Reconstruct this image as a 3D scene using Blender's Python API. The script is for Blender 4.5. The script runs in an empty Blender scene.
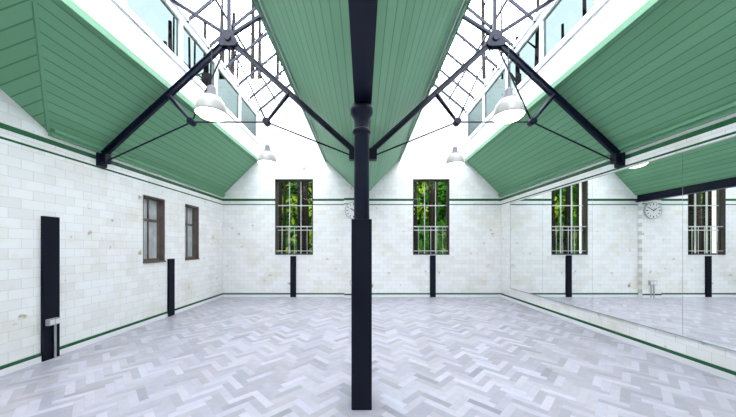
import bpy, bmesh, math, random
from mathutils import Vector, Matrix
random.seed(4)
sc = bpy.context.scene
try:
    sc.view_settings.view_transform = 'Standard'
except Exception:
    pass

F = 270.0
CAMZ = 1.4
XL, XR = -3.93, 3.86
YB, YF = 7.56, -3.0
EAVE, TOP = 2.84, 3.83

# ------------------------------------------------------------ materials
def newmat(name):
    m = bpy.data.materials.new(name); m.use_nodes = True
    nt = m.node_tree
    return m, nt, nt.nodes['Principled BSDF']

def simple(name, col, rough=0.5, metal=0.0, emit=None, es=0.0, noise=0.0, spec=None):
    m, nt, b = newmat(name)
    b.inputs['Base Color'].default_value = (*col, 1)
    b.inputs['Roughness'].default_value = rough
    b.inputs['Metallic'].default_value = metal
    if spec is not None: b.inputs['Specular IOR Level'].default_value = spec
    if emit:
        b.inputs['Emission Color'].default_value = (*emit, 1)
        b.inputs['Emission Strength'].default_value = es
    if noise > 0:
        tc = nt.nodes.new('ShaderNodeTexCoord')
        n = nt.nodes.new('ShaderNodeTexNoise'); n.inputs['Scale'].default_value = 6
        n.inputs['Detail'].default_value = 6
        nt.links.new(tc.outputs['Object'], n.inputs['Vector'])
        mx = nt.nodes.new('ShaderNodeMix'); mx.data_type = 'RGBA'
        mx.inputs[6].default_value = (*[c*(1-noise) for c in col], 1)
        mx.inputs[7].default_value = (*[min(1, c*(1+noise)) for c in col], 1)
        nt.links.new(n.outputs['Fac'], mx.inputs[0])
        nt.links.new(mx.outputs[2], b.inputs['Base Color'])
    return m

def leafmat(name, col):
    m = simple(name, col, 0.6, noise=0.35)
    nt = m.node_tree; b = nt.nodes['Principled BSDF']; o = [n for n in nt.nodes if n.type == 'OUTPUT_MATERIAL'][0]
    b.inputs['Specular IOR Level'].default_value = 0.1
    t = nt.nodes.new('ShaderNodeBsdfTranslucent'); t.inputs[0].default_value = (col[0]*1.3, col[1]*1.3, col[2], 1)
    mx = nt.nodes.new('ShaderNodeMixShader'); mx.inputs[0].default_value = 0.45
    nt.links.new(b.outputs[0], mx.inputs[1]); nt.links.new(t.outputs[0], mx.inputs[2]); nt.links.new(mx.outputs[0], o.inputs[0])
    return m

def tile_mat(name, axis):
    m, nt, b = newmat(name)
    N, L = nt.nodes, nt.links
    tc = N.new('ShaderNodeTexCoord'); sp = N.new('ShaderNodeSeparateXYZ')
    L.new(tc.outputs['Object'], sp.inputs[0])
    cb = N.new('ShaderNodeCombineXYZ')
    L.new(sp.outputs[axis], cb.inputs[0]); L.new(sp.outputs['Z'], cb.inputs[1])
    br = N.new('ShaderNodeTexBrick')
    br.inputs['Scale'].default_value = 1.0
    br.inputs['Brick Width'].default_value = 0.23
    br.inputs['Row Height'].default_value = 0.115
    br.inputs['Mortar Size'].default_value = 0.0024
    br.inputs['Mortar Smooth'].default_value = 0.3
    br.inputs['Bias'].default_value = -0.45
    br.inputs['Color1'].default_value = (0.93, 0.93, 0.92, 1)
    br.inputs['Color2'].default_value = (0.80, 0.79, 0.745, 1)
    br.inputs['Mortar'].default_value = (0.69, 0.68, 0.65, 1)
    L.new(cb.outputs[0], br.inputs['Vector'])
    n1 = N.new('ShaderNodeTexNoise'); n1.inputs['Scale'].default_value = 1.3; n1.inputs['Detail'].default_value = 8
    n1.inputs['Roughness'].default_value = 0.7
    L.new(tc.outputs['Object'], n1.inputs['Vector'])
    r1 = N.new('ShaderNodeValToRGB')
    r1.color_ramp.elements[0].position = 0.50; r1.color_ramp.elements[0].color = (0, 0, 0, 1)
    r1.color_ramp.elements[1].position = 0.72; r1.color_ramp.elements[1].color = (1, 1, 1, 1)
    L.new(n1.outputs['Fac'], r1.inputs[0])
    mx = N.new('ShaderNodeMix'); mx.data_type = 'RGBA'; mx.blend_type = 'MULTIPLY'
    mx.inputs[7].default_value = (0.90, 0.86, 0.77, 1)
    L.new(r1.outputs[0], mx.inputs[0]); L.new(br.outputs['Color'], mx.inputs[6])
    n2 = N.new('ShaderNodeTexNoise'); n2.inputs['Scale'].default_value = 6; n2.inputs['Detail'].default_value = 6
    L.new(tc.outputs['Object'], n2.inputs['Vector'])
    r2 = N.new('ShaderNodeValToRGB')
    r2.color_ramp.elements[0].position = 0.67; r2.color_ramp.elements[0].color = (0, 0, 0, 1)
    r2.color_ramp.elements[1].position = 0.75; r2.color_ramp.elements[1].color = (1, 1, 1, 1)
    L.new(n2.outputs['Fac'], r2.inputs[0])
    mx2 = N.new('ShaderNodeMix'); mx2.data_type = 'RGBA'
    mx2.inputs[7].default_value = (0.5, 0.40, 0.27, 1)
    L.new(r2.outputs[0], mx2.inputs[0]); L.new(mx.outputs[2], mx2.inputs[6])
    L.new(mx2.outputs[2], b.inputs['Base Color'])
    b.inputs['Roughness'].default_value = 0.16
    bp = N.new('ShaderNodeBump'); bp.inputs['Strength'].default_value = 0.3; bp.inputs['Distance'].default_value = 0.003
    bp.invert = True
    L.new(br.outputs['Fac'], bp.inputs['Height']); L.new(bp.outputs[0], b.inputs['Normal'])
    return m

GREEN = (0.168, 0.395, 0.225)
def board_mat(name, axis, pitch=0.075, col=GREEN):
    m, nt, b = newmat(name)
    N, L = nt.nodes, nt.links
    tc = N.new('ShaderNodeTexCoord'); sp = N.new('ShaderNodeSeparateXYZ')
    L.new(tc.outputs['Object'], sp.inputs[0])
    d = N.new('ShaderNodeMath'); d.operation = 'DIVIDE'; d.inputs[1].default_value = pitch
    L.new(sp.outputs[axis], d.inputs[0])
    fr = N.new('ShaderNodeMath'); fr.operation = 'FRACT'; L.new(d.outputs[0], fr.inputs[0])
    lt = N.new('ShaderNodeMath'); lt.operation = 'LESS_THAN'; lt.inputs[1].default_value = 0.10
    L.new(fr.outputs[0], lt.inputs[0])
    fl = N.new('ShaderNodeMath'); fl.operation = 'FLOOR'; L.new(d.outputs[0], fl.inputs[0])
    wn = N.new('ShaderNodeTexWhiteNoise'); wn.noise_dimensions = '1D'; L.new(fl.outputs[0], wn.inputs['W'])
    c1 = N.new('ShaderNodeMix'); c1.data_type = 'RGBA'
    c1.inputs[6].default_value = (col[0]*0.93, col[1]*0.94, col[2]*0.93, 1)
    c1.inputs[7].default_value = (col[0]*1.08, col[1]*1.05, col[2]*1.07, 1)
    L.new(wn.outputs['Value'], c1.inputs[0])
    mx = N.new('ShaderNodeMix'); mx.data_type = 'RGBA'
    mx.inputs[7].default_value = (col[0]*0.45, col[1]*0.58, col[2]*0.5, 1)
    L.new(lt.outputs[0], mx.inputs[0]); L.new(c1.outputs[2], mx.inputs[6])
    L.new(mx.outputs[2], b.inputs['Base Color'])
    b.inputs['Roughness'].default_value = 0.5
    b.inputs['Specular IOR Level'].default_value = 0.3
    bp = N.new('ShaderNodeBump'); bp.inputs['Strength'].default_value = 0.5; bp.inputs['Distance'].default_value = 0.006
    bp.invert = True
    L.new(lt.outputs[0], bp.inputs['Height']); L.new(bp.outputs[0], b.inputs['Normal'])
    return m

def floor_mat():
    m, nt, b = newmat('herringbone_grey_oak')
    N, L = nt.nodes, nt.links
    at = N.new('ShaderNodeAttribute'); at.attribute_name = 'Col'
    tc = N.new('ShaderNodeTexCoord')
    n = N.new('ShaderNodeTexNoise'); n.inputs['Scale'].default_value = 14; n.inputs['Detail'].default_value = 6
    L.new(tc.outputs['Object'], n.inputs['Vector'])
    mr = N.new('ShaderNodeMapRange'); mr.inputs['To Min'].default_value = 0.84; mr.inputs['To Max'].default_value = 1.14
    L.new(n.outputs['Fac'], mr.inputs['Value'])
    mx = N.new('ShaderNodeMix'); mx.data_type = 'RGBA'; mx.blend_type = 'MULTIPLY'; mx.inputs[0].default_value = 1
    L.new(at.outputs['Color'], mx.inputs[6]); L.new(mr.outputs[0], mx.inputs[7])
    L.new(mx.outputs[2], b.inputs['Base Color'])
    b.inputs['Roughness'].default_value = 0.3
    return m

def glass_mat(name, tint=(0.9, 0.97, 0.98), gl=0.06, rough=0.02):
    m = bpy.data.materials.new(name); m.use_nodes = True
    nt = m.node_tree; nt.nodes.clear()
    o = nt.nodes.new('ShaderNodeOutputMaterial')
    t = nt.nodes.new('ShaderNodeBsdfTransparent'); t.inputs[0].default_value = (*tint, 1)
    g = nt.nodes.new('ShaderNodeBsdfGlossy'); g.inputs['Roughness'].default_value = rough
    mx = nt.nodes.new('ShaderNodeMixShader'); mx.inputs[0].default_value = gl
    nt.links.new(t.outputs[0], mx.inputs[1]); nt.links.new(g.outputs[0], mx.inputs[2])
    nt.links.new(mx.outputs[0], o.inputs[0])
    return m

M_TX = tile_mat('glazed_tile_back', 'X')
M_TY = tile_mat('glazed_tile_side', 'Y')
M_GX = board_mat('green_boarding', 'X')
M_GY = board_mat('green_boarding_hip', 'Y', 0.1)
M_GP = simple('green_paint', (0.14, 0.36, 0.20), 0.4)
M_GD = simple('green_tile_dark', (0.012, 0.11, 0.038), 0.25, noise=0.2)
M_WH = simple('white_paint', (0.84, 0.84, 0.86), 0.45)
M_BAR = simple('window_bar_paint', (0.55, 0.57, 0.55), 0.5)
M_BK = simple('black_paint', (0.003, 0.006, 0.02), 0.4, spec=0.25)
M_BM = simple('black_panel', (0.003, 0.005, 0.014), 0.7, spec=0.2)
M_FL = floor_mat()
M_GAP = simple('floor_gap', (0.40, 0.40, 0.43), 0.8)
M_GL = glass_mat('roof_glass', (0.93, 0.97, 1.0), 0.03)
M_GC = glass_mat('clerestory_glass', (0.075, 0.10, 0.10), 0.006)
M_GW = glass_mat('window_glass', (0.95, 0.97, 0.95), 0.02)
M_MI = simple('mirror_silver', (0.94, 0.96, 0.96), 0.005, 1.0)
M_MS = simple('mirror_seam', (0.40, 0.43, 0.43), 0.3)
M_GR = simple('grey_metal', (0.45, 0.46, 0.47), 0.35, 0.6)
M_LC = simple('lamp_cap', (0.12, 0.12, 0.13), 0.5)
M_DF = simple('dark_frame', (0.04, 0.032, 0.028), 0.6, noise=0.4)
M_LF = simple('weathered_frame', (0.15, 0.115, 0.10), 0.6, noise=0.5)
M_OP = simple('dusty_pane', (0.50, 0.53, 0.53), 0.25, noise=0.5)
M_LS = simple('lamp_shade', (0.42, 0.41, 0.39), 0.3, emit=(1, 0.93, 0.8), es=0.06)
M_LB = simple('lamp_lens', (1, 1, 1), 0.3, emit=(1, 0.93, 0.78), es=4)
M_CF = simple('clock_face', (0.9, 0.9, 0.88), 0.4)
M_BARK = simple('bark', (0.008, 0.006, 0.004), 0.9, noise=0.5, spec=0.1)
M_LEAF = leafmat('leaf_mid', (0.035, 0.17, 0.008))
M_LEAF2 = leafmat('leaf_light', (0.26, 0.40, 0.02))
M_LEAF3 = leafmat('leaf_dark', (0.007, 0.045, 0.005))
M_GRASS = simple('woodland_ground_green', (0.05, 0.15, 0.012), 0.9, noise=0.6, spec=0.1)

# ------------------------------------------------------------ mesh builder
class MB:
    def __init__(s, name, mats):
        s.name = name; s.mats = mats; s.bm = bmesh.new()
    def mi(s, m):
        if m not in s.mats: s.mats.append(m)
        return s.mats.index(m)
    def face(s, pts, m):
        f = s.bm.faces.new([s.bm.verts.new(p) for p in pts]); f.material_index = s.mi(m); return f
    def hexa(s, c, m):
        v = [s.bm.verts.new(p) for p in c]; k = s.mi(m)
        for q in ((0,3,2,1),(4,5,6,7),(0,1,5,4),(1,2,6,5),(2,3,7,6),(3,0,4,7)):
            f = s.bm.faces.new([v[i] for i in q]); f.material_index = k
    def box(s, x0, x1, y0, y1, z0, z1, m):
        s.hexa([(x0,y0,z0),(x1,y0,z0),(x1,y1,z0),(x0,y1,z0),(x0,y0,z1),(x1,y0,z1),(x1,y1,z1),(x0,y1,z1)], m)
    def beam(s, p, q, w, h, m, up=(0,1,0)):
        p, q = Vector(p), Vector(q); d = (q-p).normalized(); u = Vector(up)
        a = d.cross(u)
        if a.length < 1e-4: a = d.cross(Vector((1,0,0)))
        a.normalize(); b = a.cross(d).normalized()
        a *= w/2; b *= h/2
        s.hexa([p-a-b, p+a-b, p+a+b, p-a+b, q-a-b, q+a-b, q+a+b, q-a+b], m)
    def rod(s, p, q, r, m, n=10, r2=None):
        p, q = Vector(p), Vector(q); d = (q-p).normalized()
        a = d.orthogonal().normalized(); b = d.cross(a)
        r2 = r if r2 is None else r2
        A = [s.bm.verts.new(p+(a*math.cos(t)+b*math.sin(t))*r) for t in [2*math.pi*i/n for i in range(n)]]
        B = [s.bm.verts.new(q+(a*math.cos(t)+b*math.sin(t))*r2) for t in [2*math.pi*i/n for i in range(n)]]
        k = s.mi(m)
        for i in range(n):
            f = s.bm.faces.new([A[i], A[(i+1)%n], B[(i+1)%n], B[i]]); f.material_index = k; f.smooth = True
        f = s.bm.faces.new(A[::-1]); f.material_index = k
        f = s.bm.faces.new(B); f.material_index = k
    def lathe(s, cx, cy, prof, n=24):
        rings = []
        for r, z, m in prof:
            rings.append([s.bm.verts.new((cx+r*math.cos(2*math.pi*i/n), cy+r*math.sin(2*math.pi*i/n), z)) for i in range(n)])
        for j in range(len(rings)-1):
            k = s.mi(prof[j+1][2])
            for i in range(n):
                f = s.bm.faces.new([rings[j][i], rings[j][(i+1)%n], rings[j+1][(i+1)%n], rings[j+1][i]])
                f.material_index = k; f.smooth = True
        f = s.bm.faces.new(rings[0]); f.material_index = s.mi(prof[0][2])
        f = s.bm.faces.new(rings[-1]); f.material_index = s.mi(prof[-1][2])
    def slab(s, pts, off, m):
        o = Vector(off); n = len(pts); k = s.mi(m)
        A = [s.bm.verts.new(p) for p in pts]; B = [s.bm.verts.new(Vector(p)+o) for p in pts]
        for f in (s.bm.faces.new(A), s.bm.faces.new(B[::-1])): f.material_index = k
        for i in range(n):
            f = s.bm.faces.new([A[i], B[i], B[(i+1)%n], A[(i+1)%n]]); f.material_index = k
    def done(s, parent=None, bevel=0.0):
        bmesh.ops.recalc_face_normals(s.bm, faces=s.bm.faces)
        me = bpy.data.meshes.new(s.name); s.bm.to_mesh(me); s.bm.free()
        for m in s.mats: me.materials.append(m)
        o = bpy.data.objects.new(s.name, me); sc.collection.objects.link(o)
        if parent: o.parent = parent
        if bevel > 0:
            bv = o.modifiers.new('bevel', 'BEVEL'); bv.width = bevel; bv.segments = 2; bv.limit_method = 'ANGLE'
        return o

def empty(name, loc=(0,0,0)):
    e = bpy.data.objects.new(name, None); e.location = loc; sc.collection.objects.link(e); return e

def wall_cells(b, u0, u1, z0, z1, holes, put):
    us = sorted({u0, u1, *[h[0] for h in holes], *[h[1] for h in holes]})
    zs = sorted({z0, z1, *[h[2] for h in holes], *[h[3] for h in holes]})
    for i in range(len(us)-1):
        for j in range(len(zs)-1):
            cu, cz = (us[i]+us[i+1])/2, (zs[j]+zs[j+1])/2
            if any(h[0] < cu < h[1] and h[2] < cz < h[3] for h in holes): continue
            put(us[i], us[i+1], zs[j], zs[j+1])

# ------------------------------------------------------------ room shell
BW = [(-2.46, -1.40, 1.18, 3.30), (1.40, 2.42, 1.18, 3.30)]
LW = [(4.82, 5.36, 1.13, 2.34), (5.96, 6.47, 1.13, 2.36)]
b = MB('wall_back', [M_TX])
wall_cells(b, XL-0.3, XR+0.3, 0, 6.1, BW, lambda a, c, d, e: b.box(a, c, YB, YB+0.3, d, e, M_TX))
b.done()
b = MB('wall_left', [M_TY])
wall_cells(b, YF, YB, 0, 4.6, LW, lambda a, c, d, e: b.box(XL-0.3, XL, a, c, d, e, M_TY))
b.done()
b = MB('wall_right', [M_TY]); b.box(XR, XR+0.3, YF, YB, 0, 4.6, M_TY); b.done()
b = MB('wall_front', [M_TX]); b.box(XL-0.3, XR+0.3, YF-0.3, YF, 0, 6.1, M_TX); b.done()

# floor: substrate + herringbone blocks, one object
bm = bmesh.new()
col = bm.loops.layers.color.new('Col')
W_, n_ = 0.07, 4
g = 0.0008
rot = Matrix.Rotation(math.radians(45), 2)
cx, cy = 0.0, 2.3
def plank(u0, u1, v0, v1):
    c = [(u0+g, v0+g), (u1-g, v0+g), (u1-g, v1-g), (u0+g, v1-g)]
    P = [rot @ Vector(p) for p in c]
    P = [(p.x+cx, p.y+cy) for p in P]
    if all(p[0] < XL or p[0] > XR or p[1] < YF or p[1] > YB for p in P): return
    f = bm.faces.new([bm.verts.new((p[0], p[1], 0.0)) for p in P])
    t = random.random()
    v = 0.63+0.14*t
    if random.random() < 0.10: v -= 0.06
    w = random.uniform(-0.008, 0.008)
    cc = (v*0.99+w, v*0.975, min(1, v*1.03-w), 1)
    for l in f.loops: l[col] = cc
R = 116
for y in range(-R, R):
    for j in range(-16, 17):
        x = y+2*n_*j
        if abs(x) < R: plank(x*W_, (x+n_)*W_, y*W_, (y+1)*W_)
for x in range(-R, R):
    for j in range(-16, 17):
        y = x-2*n_+1+2*n_*j
        if abs(y) < R: plank(x*W_, (x+1)*W_, y*W_, (y+n_)*W_)
for co, no in (((XL,0,0),(-1,0,0)), ((XR,0,0),(1,0,0)), ((0,YF,0),(0,-1,0)), ((0,YB,0),(0,1,0))):
    bmesh.ops.bisect_plane(bm, geom=bm.verts[:]+bm.edges[:]+bm.faces[:], plane_co=co, plane_no=no, clear_outer=True)
def fbox(x0, x1, y0, y1, z0, z1):
    v = [bm.verts.new(p) for p in [(x0,y0,z0),(x1,y0,z0),(x1,y1,z0),(x0,y1,z0),(x0,y0,z1),(x1,y0,z1),(x1,y1,z1),(x0,y1,z1)]]
    for q in ((0,3,2,1),(4,5,6,7),(0,1,5,4),(1,2,6,5),(2,3,7,6),(3,0,4,7)):
        f = bm.faces.new([v[i] for i in q]); f.material_index = 1
for f in bm.faces:
    if f.normal.z < 0: f.normal_flip()
fbox(XL-0.3, XR+0.3, YF-0.3, YB+0.3, -0.15, -0.002)
me = bpy.data.meshes.new('floor'); bm.to_mesh(me); bm.free()
me.materials.append(M_FL); me.materials.append(M_GAP)
sc.collection.objects.link(bpy.data.objects.new('floor', me))

# pilaster
b = MB('wall_back_pilaster', [M_TX]); b.box(-0.52, 0.0, YB-0.12, YB, 0, 2.9, M_TX); b.done()

def baseb(name, x0, x1, y0, y1, ax):
    b = MB(name, [M_WH, M_GD])
    b.box(x0, x1, y0, y1, 0, 0.07, M_WH)
    b.box(x0, x1, y0, y1, 0.071, 0.110, M_GD)
    b.done()
baseb('baseboard_left', XL, XL+0.012, YF, YB, 1)
baseb('baseboard_right', XR-0.012, XR, YF, YB, 1)
b = MB('baseboard_back', [M_WH, M_GD])
for (a, c, y) in ((XL, -0.52, YB), (0.0, XR, YB), (-0.52, 0.0, YB-0.12)):
    b.box(a, c, y-0.012, y, 0, 0.07, M_WH); b.box(a, c, y-0.012, y, 0.071, 0.110, M_GD)
b.done()
k = 1
for z0, z1 in ((2.69, 2.75), (2.575, 2.60)):
    b = MB('trim_%d' % k, [M_GD]); k += 1
    b.box(XL, XL+0.004, YF, YB, z0, z1, M_GD)
    b.box(XR-0.004, XR, YF, YB, z0, z1, M_GD)
    for a, c, y in ((XL, -2.46, YB), (-1.40, -0.52, YB), (-0.524, 0.004, YB-0.12), (0.0, 1.40, YB), (2.42, XR, YB)):
        b.box(a, c, y-0.004, y, z0, z1, M_GD)
    b.done()
b = MB('trim_eaves', [M_GP])
for x, s in ((XL, 1), (XR, -1)):
    y0 = 3.37 if s > 0 else YF
    xa, xb = sorted((x, x+s*0.05)); b.box(xa, xb, y0, YB, EAVE-0.05, EAVE+0.05, M_GP)
    xa, xb = sorted((x, x+s*0.085)); b.box(xa, xb, y0, YB, EAVE-0.005, EAVE+0.03, M_GP)
b.done()

# ------------------------------------------------------------ ceiling slopes
TL, TCL = -2.94, -1.03
TR, TCR = 2.88, 1.00
b = MB('ceiling', [M_GX, M_GY, M_GP])
U = (0, 0, 0.06)
P0 = (XL, 3.37, EAVE); T = (TL, 2.39, TOP); RK = (XL, 1.5, 4.0); T2 = (TL, 1.5, 4.39)
P0b = (XL, -0.37, EAVE); Tb = (TL, 0.61, TOP)
b.slab([P0, (XL, YB, EAVE), (TL, YB, TOP), T], U, M_GX)
b.slab([P0, T, T2, RK], U, M_GY)
b.slab([P0b, RK, T2, Tb], U, M_GY)
b.slab([P0b, Tb, (TL, YF, TOP), (XL, YF, EAVE)], U, M_GX)
b.slab([(XR, YF, EAVE), (XR, YB, EAVE), (TR, YB, TOP), (TR, YF, TOP)], U, M_GX)
b.slab([(-0.06, YF, EAVE), (-0.06, YB, EAVE), (TCL, YB, TOP), (TCL, YF, TOP)], U, M_GX)
b.slab([(0.06, YF, EAVE), (0.06, YB, EAVE), (TCR, YB, TOP), (TCR, YF, TOP)], U, M_GX)
b.beam(P0, T, 0.03, 0.03, M_GP)
b.done()

b = MB('valley_beam', [M_BK])
b.box(-0.075, 0.075, YF, YB, 2.65, 2.68, M_BK)
b.box(-0.02, 0.02, YF, YB, 2.68, 2.86, M_BK)
b.box(-0.075, 0.075, YF, YB, 2.86, 2.89, M_BK)
b.done()

# ------------------------------------------------------------ roof lanterns
def lantern(xa, xb):
    e = empty('roof_lantern'); xc = (xa+xb)/2
    ZK, ZC, ZR = 4.33, 5.16, 5.95
    b = MB('kerb', [M_WH, M_GP])
    for x, s in ((xa, -1), (xb, 1)):
        x0, x1 = sorted((x, x+s*0.09))
        b.box(x0, x1, YF, YB, TOP-0.02, ZK, M_WH)
        x0, x1 = sorted((x-s*0.03, x+s*0.0))
        b.box(x0, x1, YF, YB, TOP-0.05, TOP+0.03, M_GP)
        b.box(x0, x1, YF, YB, ZK-0.04, ZK, M_WH)
    b.done(e)
    b = MB('clerestory_frame', [M_WH])
    for x, s in ((xa, -1), (xb, 1)):
        x0, x1 = sorted((x, x+s*0.07))
        b.box(x0, x1, YF, YB, ZK+0.001, ZK+0.08, M_WH)
        b.box(x0, x1, YF, YB, ZC-0.10, ZC, M_WH)
        y = YF
        while y < YB-0.02:
            b.box(x0, x1, y, y+0.06, ZK+0.08, ZC-0.10, M_WH); y += 1.05
    b.done(e)
    b = MB('clerestory_glass', [M_GC])
    for x, s in ((xa, -1), (xb, 1)):
        x0 = x+s*0.035
        b.face([(x0, YF, ZK+0.08), (x0, YB, ZK+0.08), (x0, YB, ZC-0.1), (x0, YF, ZC-0.1)], M_GC)
    b.done(e)
    b = MB('glazing_bars', [M_BK, M_WH])
    y = YF+0.3
    while y < YB:
        b.beam((xa, y, ZC), (xc, y, ZR), 0.05, 0.024, M_BK, up=(0,1,0))
        b.beam((xb, y, ZC), (xc, y, ZR), 0.05, 0.024, M_BK, up=(0,1,0))
        y += 0.6
    b.box(xc-0.025, xc+0.025, YF, YB, ZR-0.08, ZR+0.05, M_BK)
    for x in (xa, xb):
        xm, zm = (x+xc)/2, (ZC+ZR)/2
        b.box(xm-0.016, xm+0.016, YF, YB, zm-0.035, zm-0.0, M_BK)
        b.box(x-0.05, x+0.05, YF, YB, ZC, ZC+0.05, M_WH)
    b.done(e)
    b = MB('roof_glass', [M_GL])
    for x in (xa, xb):
        b.face([(x, YF, ZC+0.03), (x, YB, ZC+0.03), (xc, YB, ZR+0.03), (xc, YF, ZR+0.03)], M_GL)
    b.done(e)
lantern(TL, TCL)
lantern(TCR, TR)

# ------------------------------------------------------------ trusses
YT = 4.04
def truss(xo, xi, s):
    xc = (xo+xi)/2
    A = Vector((xo+s*0.0, YT, 2.74)); C = Vector((xi-s*0.02, YT, 2.80)); AP = Vector((xc, YT, 4.50))
    N1 = Vector((xc-s*0.56, YT, 3.27)); N2 = Vector((xc+s*0.56, YT, 3.27))
    b = MB('roof_truss', [M_BK])
    A2 = A+Vector((s*0.01, 0, 0))
    b.beam(A2, AP, 0.075, 0.05, M_BK, up=(0,1,0)); b.beam(C, AP, 0.075, 0.05, M_BK, up=(0,1,0))
    up = Vector((0, 0, 0.035))
    b.beam(A2+up, AP+up, 0.018, 0.09, M_BK); b.beam(C+up, AP+up, 0.018, 0.09, M_BK)
    m1 = A.lerp(AP, 0.53); m2 = C.lerp(AP, 0.53)
    b.rod(m1, N1, 0.035, M_BK, r2=0.02); b.rod(m2, N2, 0.035, M_BK, r2=0.02)
    A3 = A2+Vector((s*0.05, 0, -0.07)); C3 = C+Vector((-s*0.03, 0, -0.05))
    for p, q in ((A3, N1), (N1, AP), (C3, N2), (N2, AP), (N1, N2)):
        b.rod(p, q, 0.012, M_BK)
    for nn in (N1, N2):
        b.rod(nn-Vector((0, 0.05, 0)), nn+Vector((0, 0.05, 0)), 0.05, M_BK, n=14)
    y0, y1 = YT-0.05, YT+0.05
    t = [(xc-0.05, 4.62), (xc+0.05, 4.62), (xc+0.15, 4.44), (xc+0.11, 4.38), (xc-0.11, 4.38), (xc-0.15, 4.44)]
    b.slab([(x, y0, z) for x, z in t], (0, 0.10, 0), M_BK)
    b.rod(AP-Vector((0, 0.07, 0)), AP+Vector((0, 0.07, 0)), 0.05, M_BK, n=18)
    b.beam(AP, (xc, YT, 5.85), 0.05, 0.05, M_BK)
    b.beam(AP+Vector((0, 0, 0.05)), (xc-s*0.92, YT, 5.14), 0.045, 0.045, M_BK)
    b.beam(AP+Vector((0, 0, 0.05)), (xc+s*0.92, YT, 5.14), 0.045, 0.045, M_BK)
    x0, x1 = sorted((xo, xo+s*0.04)); b.box(x0, x1, YT-0.07, YT+0.07, 2.60, 2.86, M_BK)
    x0, x1 = sorted((xo, xo+s*0.12)); b.box(x0, x1, YT-0.05, YT+0.05, 2.65, 2.79, M_BK)
    x0, x1 = sorted((xi, xi-s*0.13)); b.box(x0, x1, YT-0.06, YT+0.06, 2.70, 2.86, M_BK)
    b.done(bevel=0.004)
truss(XL, -0.075, 1)
truss(XR, 0.075, -1)

# ------------------------------------------------------------ column
b = MB('cast_iron_column', [M_BK, M_BM])
cyc = 2.40
hw = 0.088
b.box(-0.012-hw, -0.012+hw, cyc-hw, cyc+hw, 0.0, 1.64, M_BM)
b.lathe(-0.012, cyc, [(0.068, 1.63, M_BK), (0.066, 2.40, M_BK), (0.078, 2.405, M_BK), (0.082, 2.42, M_BK), (0.078, 2.435, M_BK),
   (0.068, 2.44, M_BK), (0.068, 2.52, M_BK), (0.080, 2.55, M_BK), (0.098, 2.575, M_BK), (0.102, 2.60, M_BK), (0.102, 2.625, M_BK), (0.09, 2.63, M_BK), (0.09, 2.65, M_BK)], 32)
b.done(bevel=0.006)

def strip(x0, x1, y0, y1, z1):
    b = MB('wall_guard_strip', [M_BM]); b.box(x0, x1, y0, y1, 0, z1, M_BM); b.done(bevel=0.004)
strip(XL, XL+0.035, 3.29, 3.47, 1.78)
strip(XL, XL+0.035, 5.42, 5.59, 1.16)
strip(-2.03, -1.87, YB-0.035, YB, 1.15)
strip(1.87, 2.03, YB-0.035, YB, 1.17)

def socket(x, y, z, nrm):
    b = MB('socket_box', [M_GR, M_WH, M_BK])
    if nrm == 'x':
        b.box(x, x+0.05, y-0.06, y+0.06, z-0.04, z+0.04, M_GR)
        b.box(x+0.05, x+0.06, y-0.05, y-0.005, z-0.03, z+0.03, M_WH)
        b.box(x+0.05, x+0.06, y+0.005, y+0.05, z-0.03, z+0.03, M_WH)
        b.rod((x+0.02, y+0.03, z-0.04), (x+0.02, y+0.03, 0.0), 0.012, M_GR)
    else:
        b.box(x-0.10, x+0.10, y-0.05, y, z-0.06, z+0.06, M_GR)
        b.box(x-0.08, x-0.01, y-0.06, y-0.05, z-0.045, z+0.045, M_WH)
        b.box(x+0.01, x+0.08, y-0.06, y-0.05, z-0.045, z+0.045, M_WH)
        b.rod((x-0.04, y-0.02, z-0.06), (x-0.04, y-0.02, 0.0), 0.012, M_GR)
        b.rod((x+0.04, y-0.02, z-0.06), (x+0.04, y-0.02, 0.0), 0.012, M_GR)
    b.done(bevel=0.003)
socket(XL+0.035, 3.37, 0.47, 'x')
socket(-0.26, YB-0.12, 0.42, 'y')

# ------------------------------------------------------------ windows, back wall
def back_window(i, x0, x1, z0, z1):
    e = empty('window_%d' % i)
    y = YB+0.10
    b = MB('frame', [M_DF, M_WH])
    t = 0.04
    b.box(x0, x0+t, y, y+0.07, z0, z1, M_DF); b.box(x1-t, x1, y, y+0.07, z0, z1, M_DF)
    b.box(x0+t, x1-t, y, y+0.07, z0, z0+t, M_DF); b.box(x0+t, x1-t, y, y+0.07, z1-t, z1, M_DF)
    b.box(x0, x0+0.015, YB-0.001, y, z0, z1, M_DF); b.box(x1-0.015, x1, YB-0.001, y, z0, z1, M_DF)
    b.box(x0+0.015, x1-0.015, YB-0.001, y, z1-0.015, z1, M_DF)
    b.done(e)
    b = MB('glazing_bars', [M_BAR])
    w = x1-x0-2*t
    for k in (1, 2):
        xx = x0+t+w*k/3; b.box(xx-0.009, xx+0.009, y+0.015, y+0.05, z0+t, z1-t, M_BAR)
    for fz in (0.33, 0.66):
        zz = z0+(z1-z0)*fz; b.box(x0+t, x1-t, y+0.016, y+0.049, zz-0.012, zz+0.012, M_BAR)
    b.done(e)
    b = MB('security_bars', [M_BAR])
    for k in range(1, 6):
        xx = x0+(x1-x0)*k/6; b.rod((xx, y-0.05, z0+0.02), (xx, y-0.05, z0+0.80), 0.007, M_BAR)
    b.box(x0, x1, y-0.06, y-0.04, z0+0.78, z0+0.81, M_BAR)
    b.box(x0, x1, y-0.06, y-0.04, z0+0.10, z0+0.12, M_BAR)
    b.done(e)
    b = MB('sill', [M_WH]); b.box(x0-0.02, x1+0.02, YB-0.03, y, z0-0.03, z0+0.0, M_WH); b.done(e)
    b = MB('glass', [M_GW]); b.face([(x0+t, y+0.03, z0+t), (x1-t, y+0.03, z0+t), (x1-t, y+0.03, z1-t), (x0+t, y+0.03, z1-t)], M_GW); b.done(e)
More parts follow.
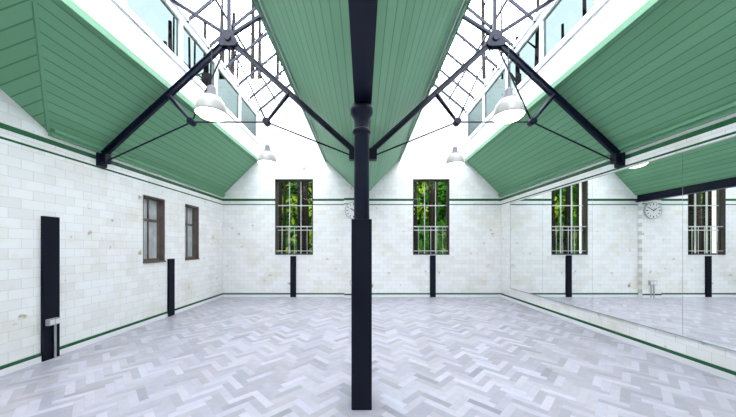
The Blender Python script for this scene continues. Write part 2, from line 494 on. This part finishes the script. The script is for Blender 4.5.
back_window(1, *BW[0]); back_window(2, *BW[1])

def left_window(i, y0, y1, z0, z1):
    e = empty('window_%d' % i)
    x = XL-0.16
    b = MB('frame', [M_LF])
    t = 0.05
    b.box(x, x+0.06, y0, y0+t, z0, z1, M_LF); b.box(x, x+0.06, y1-t, y1, z0, z1, M_LF)
    b.box(x, x+0.06, y0+t, y1-t, z0, z0+t, M_LF); b.box(x, x+0.06, y0+t, y1-t, z1-t, z1, M_LF)
    b.box(x, x+0.05, y0+t, y1-t, z0+0.62*(z1-z0), z0+0.62*(z1-z0)+0.05, M_LF)
    b.box(x+0.01, x+0.045, (y0+y1)/2-0.015, (y0+y1)/2+0.015, z0+t, z1-t, M_LF)
    b.box(x+0.06, XL-0.002, y1-0.02, y1, z0, z1, M_LF)
    b.box(x+0.06, XL-0.002, y0, y0+0.02, z0, z1, M_LF)
    b.box(x+0.06, XL-0.002, y0+0.02, y1-0.02, z1-0.02, z1, M_LF)
    b.box(x+0.06, XL+0.02, y0, y1, z0-0.025, z0, M_LF)
    b.done(e)
    b = MB('pane', [M_OP]); b.box(x+0.02, x+0.03, y0+t, y1-t, z0+t, z1-t, M_OP); b.done(e)
left_window(3, *LW[0]); left_window(4, *LW[1])

# ------------------------------------------------------------ mirrors
e = empty('wall_mirror')
ys = [7.05, 5.79, 4.53, 3.25, 1.97, 0.7]
for i in range(len(ys)-1):
    b = MB('panel_%d' % (i+1), [M_MI, M_MS])
    b.box(XR-0.012, XR-0.003, ys[i+1]+0.002, ys[i]-0.002, 0.33, 2.54, M_MI)
    b.done(e)
b = MB('edge_trim', [M_MS])
b.box(XR-0.014, XR, ys[0], ys[0]+0.012, 0.32, 2.55, M_MS)
b.box(XR-0.016, XR, ys[-1], ys[0], 0.318, 0.33, M_MS)
b.box(XR-0.016, XR, ys[-1], ys[0], 2.54, 2.55, M_MS)
b.box(XR-0.0029, XR, ys[-1], ys[0], 0.33, 2.54, M_MS)
b.done(e)

# ------------------------------------------------------------ clock
b = MB('wall_clock', [M_CF, M_BK, M_GR])
ccx, ccz, cyy, r = -0.26, 2.40, YB-0.12, 0.235
b.rod((ccx, cyy, ccz), (ccx, cyy-0.04, ccz), r, M_GR, n=40)
b.rod((ccx, cyy-0.04, ccz), (ccx, cyy-0.045, ccz), r-0.02, M_CF, n=40)
for i in range(12):
    a = i*math.pi/6; d = Vector((math.sin(a), 0, math.cos(a)))
    c0 = Vector((ccx, cyy-0.047, ccz))
    b.beam(c0+d*0.15, c0+d*0.195, 0.026 if i % 3 == 0 else 0.016, 0.004, M_BK)
for a, l, w in ((math.radians(305), 0.10, 0.022), (math.radians(60), 0.16, 0.015)):
    d = Vector((math.sin(a), 0, math.cos(a))); c0 = Vector((ccx, cyy-0.050, ccz))
    b.beam(c0-d*0.02, c0+d*l, w, 0.004, M_BK)
b.done()

# ------------------------------------------------------------ pendant lamps
def pendant(x, y, z):
    b = MB('pendant_lamp', [M_LS, M_LB, M_LC])
    P = [(0.0005, 0.27, M_LC), (0.03, 0.27, M_LC), (0.05, 0.25, M_LC), (0.055, 0.16, M_LC), (0.085, 0.15, M_LC),
         (0.09, 0.12, M_LC), (0.12, 0.11, M_LS), (0.155, 0.06, M_LS), (0.175, 0.0, M_LS), (0.187, -0.07, M_LS),
         (0.19, -0.10, M_LS), (0.18, -0.105, M_LB), (0.155, -0.13, M_LB), (0.09, -0.155, M_LB), (0.0005, -0.165, M_LB)]
    b.lathe(x, y, [(r, z+q, m) for r, q, m in P], 28)
    b.rod((x, y, z+0.26), (x, y, 5.87), 0.006, M_LC, n=6)
    b.done()
xcl, xcr = (TL+TCL)/2, (TCR+TR)/2
pendant(xcl, 3.54, 3.24); pendant(xcl, 5.60, 3.24)
pendant(xcr, 3.60, 3.24); pendant(xcr, 5.70, 3.24)

# ------------------------------------------------------------ woodland outside
b = MB('woodland_ground', [M_GRASS]); b.box(-28, 28, YB+0.4, 26, -0.35, -0.25, M_GRASS); b.done()
b = MB('woodland_trees', [M_BARK, M_LEAF, M_LEAF2, M_LEAF3])
for i in range(170):
    y = random.uniform(10.0, 20); x = random.uniform(-1, 1)*(5+y*0.85)
    r = random.uniform(0.06, 0.16); hh = random.uniform(9, 13)
    lx = random.uniform(-0.3, 0.3)
    b.rod((x, y, -0.3), (x+lx, y, hh), r, M_BARK, n=8, r2=r*0.45)
    for j in range(3):
        z = random.uniform(4.5, hh-1); a = random.uniform(0, 6.28); l = random.uniform(0.6, 1.5)
        px = x+lx*(z/hh)
        b.rod((px, y, z), (px+math.cos(a)*l, y+math.sin(a)*l, z+l*0.7), r*0.3, M_BARK, n=5, r2=0.01)
def leafclump(x, y, z, rad, n, sz, m):
    k = b.mi(m)
    for _ in range(n):
        v = Vector((random.gauss(0, 1), random.gauss(0, 1), random.gauss(0, 0.7)))*rad*0.5+Vector((x, y, z))
        a = Vector((random.gauss(0,1), random.gauss(0,1), random.gauss(0,1))).normalized(); c = a.orthogonal().normalized()
        s1 = sz*random.uniform(0.6, 1.3)
        f = b.bm.faces.new([b.bm.verts.new(v+a*s1), b.bm.verts.new(v+c*s1*0.5), b.bm.verts.new(v-a*s1), b.bm.verts.new(v-c*s1*0.5)])
        f.material_index = k
for i in range(160):
    y = random.uniform(15, 20); x = random.uniform(-1, 1)*(4+y*0.85)
    leafclump(x, y, random.uniform(3.5, 9), random.uniform(0.6, 1.3), 70, 0.10, random.choice([M_LEAF, M_LEAF2, M_LEAF2, M_LEAF3]))
for i in range(240):
    y = random.uniform(9.5, 20); x = random.uniform(-1, 1)*(4+y*0.85)
    leafclump(x, y, random.uniform(-0.1, 0.8), random.uniform(0.5, 1.0), 60, 0.10, random.choice([M_LEAF, M_LEAF, M_LEAF3, M_LEAF2]))
for i in range(1700):
    leafclump(random.uniform(-29, 25), random.uniform(20, 24), random.uniform(0, 10), 1.6, 50, 0.38, random.choice([M_LEAF, M_LEAF, M_LEAF3, M_LEAF2]))
b.done()

# ------------------------------------------------------------ world, camera
w = bpy.data.worlds.new('sky'); sc.world = w; w.use_nodes = True
bg = w.node_tree.nodes['Background']
bg.inputs[0].default_value = (0.94, 0.945, 1.0, 1); bg.inputs[1].default_value = 10.3

cam = bpy.data.cameras.new('camera'); co = bpy.data.objects.new('camera', cam); sc.collection.objects.link(co)
co.location = (0, 0, CAMZ); co.rotation_euler = (math.radians(90), 0, 0)
cam.sensor_width = 36; cam.lens = 36*F/736
cam.shift_x = 5/736; cam.shift_y = 38.5/736
cam.clip_start = 0.05
sc.camera = co
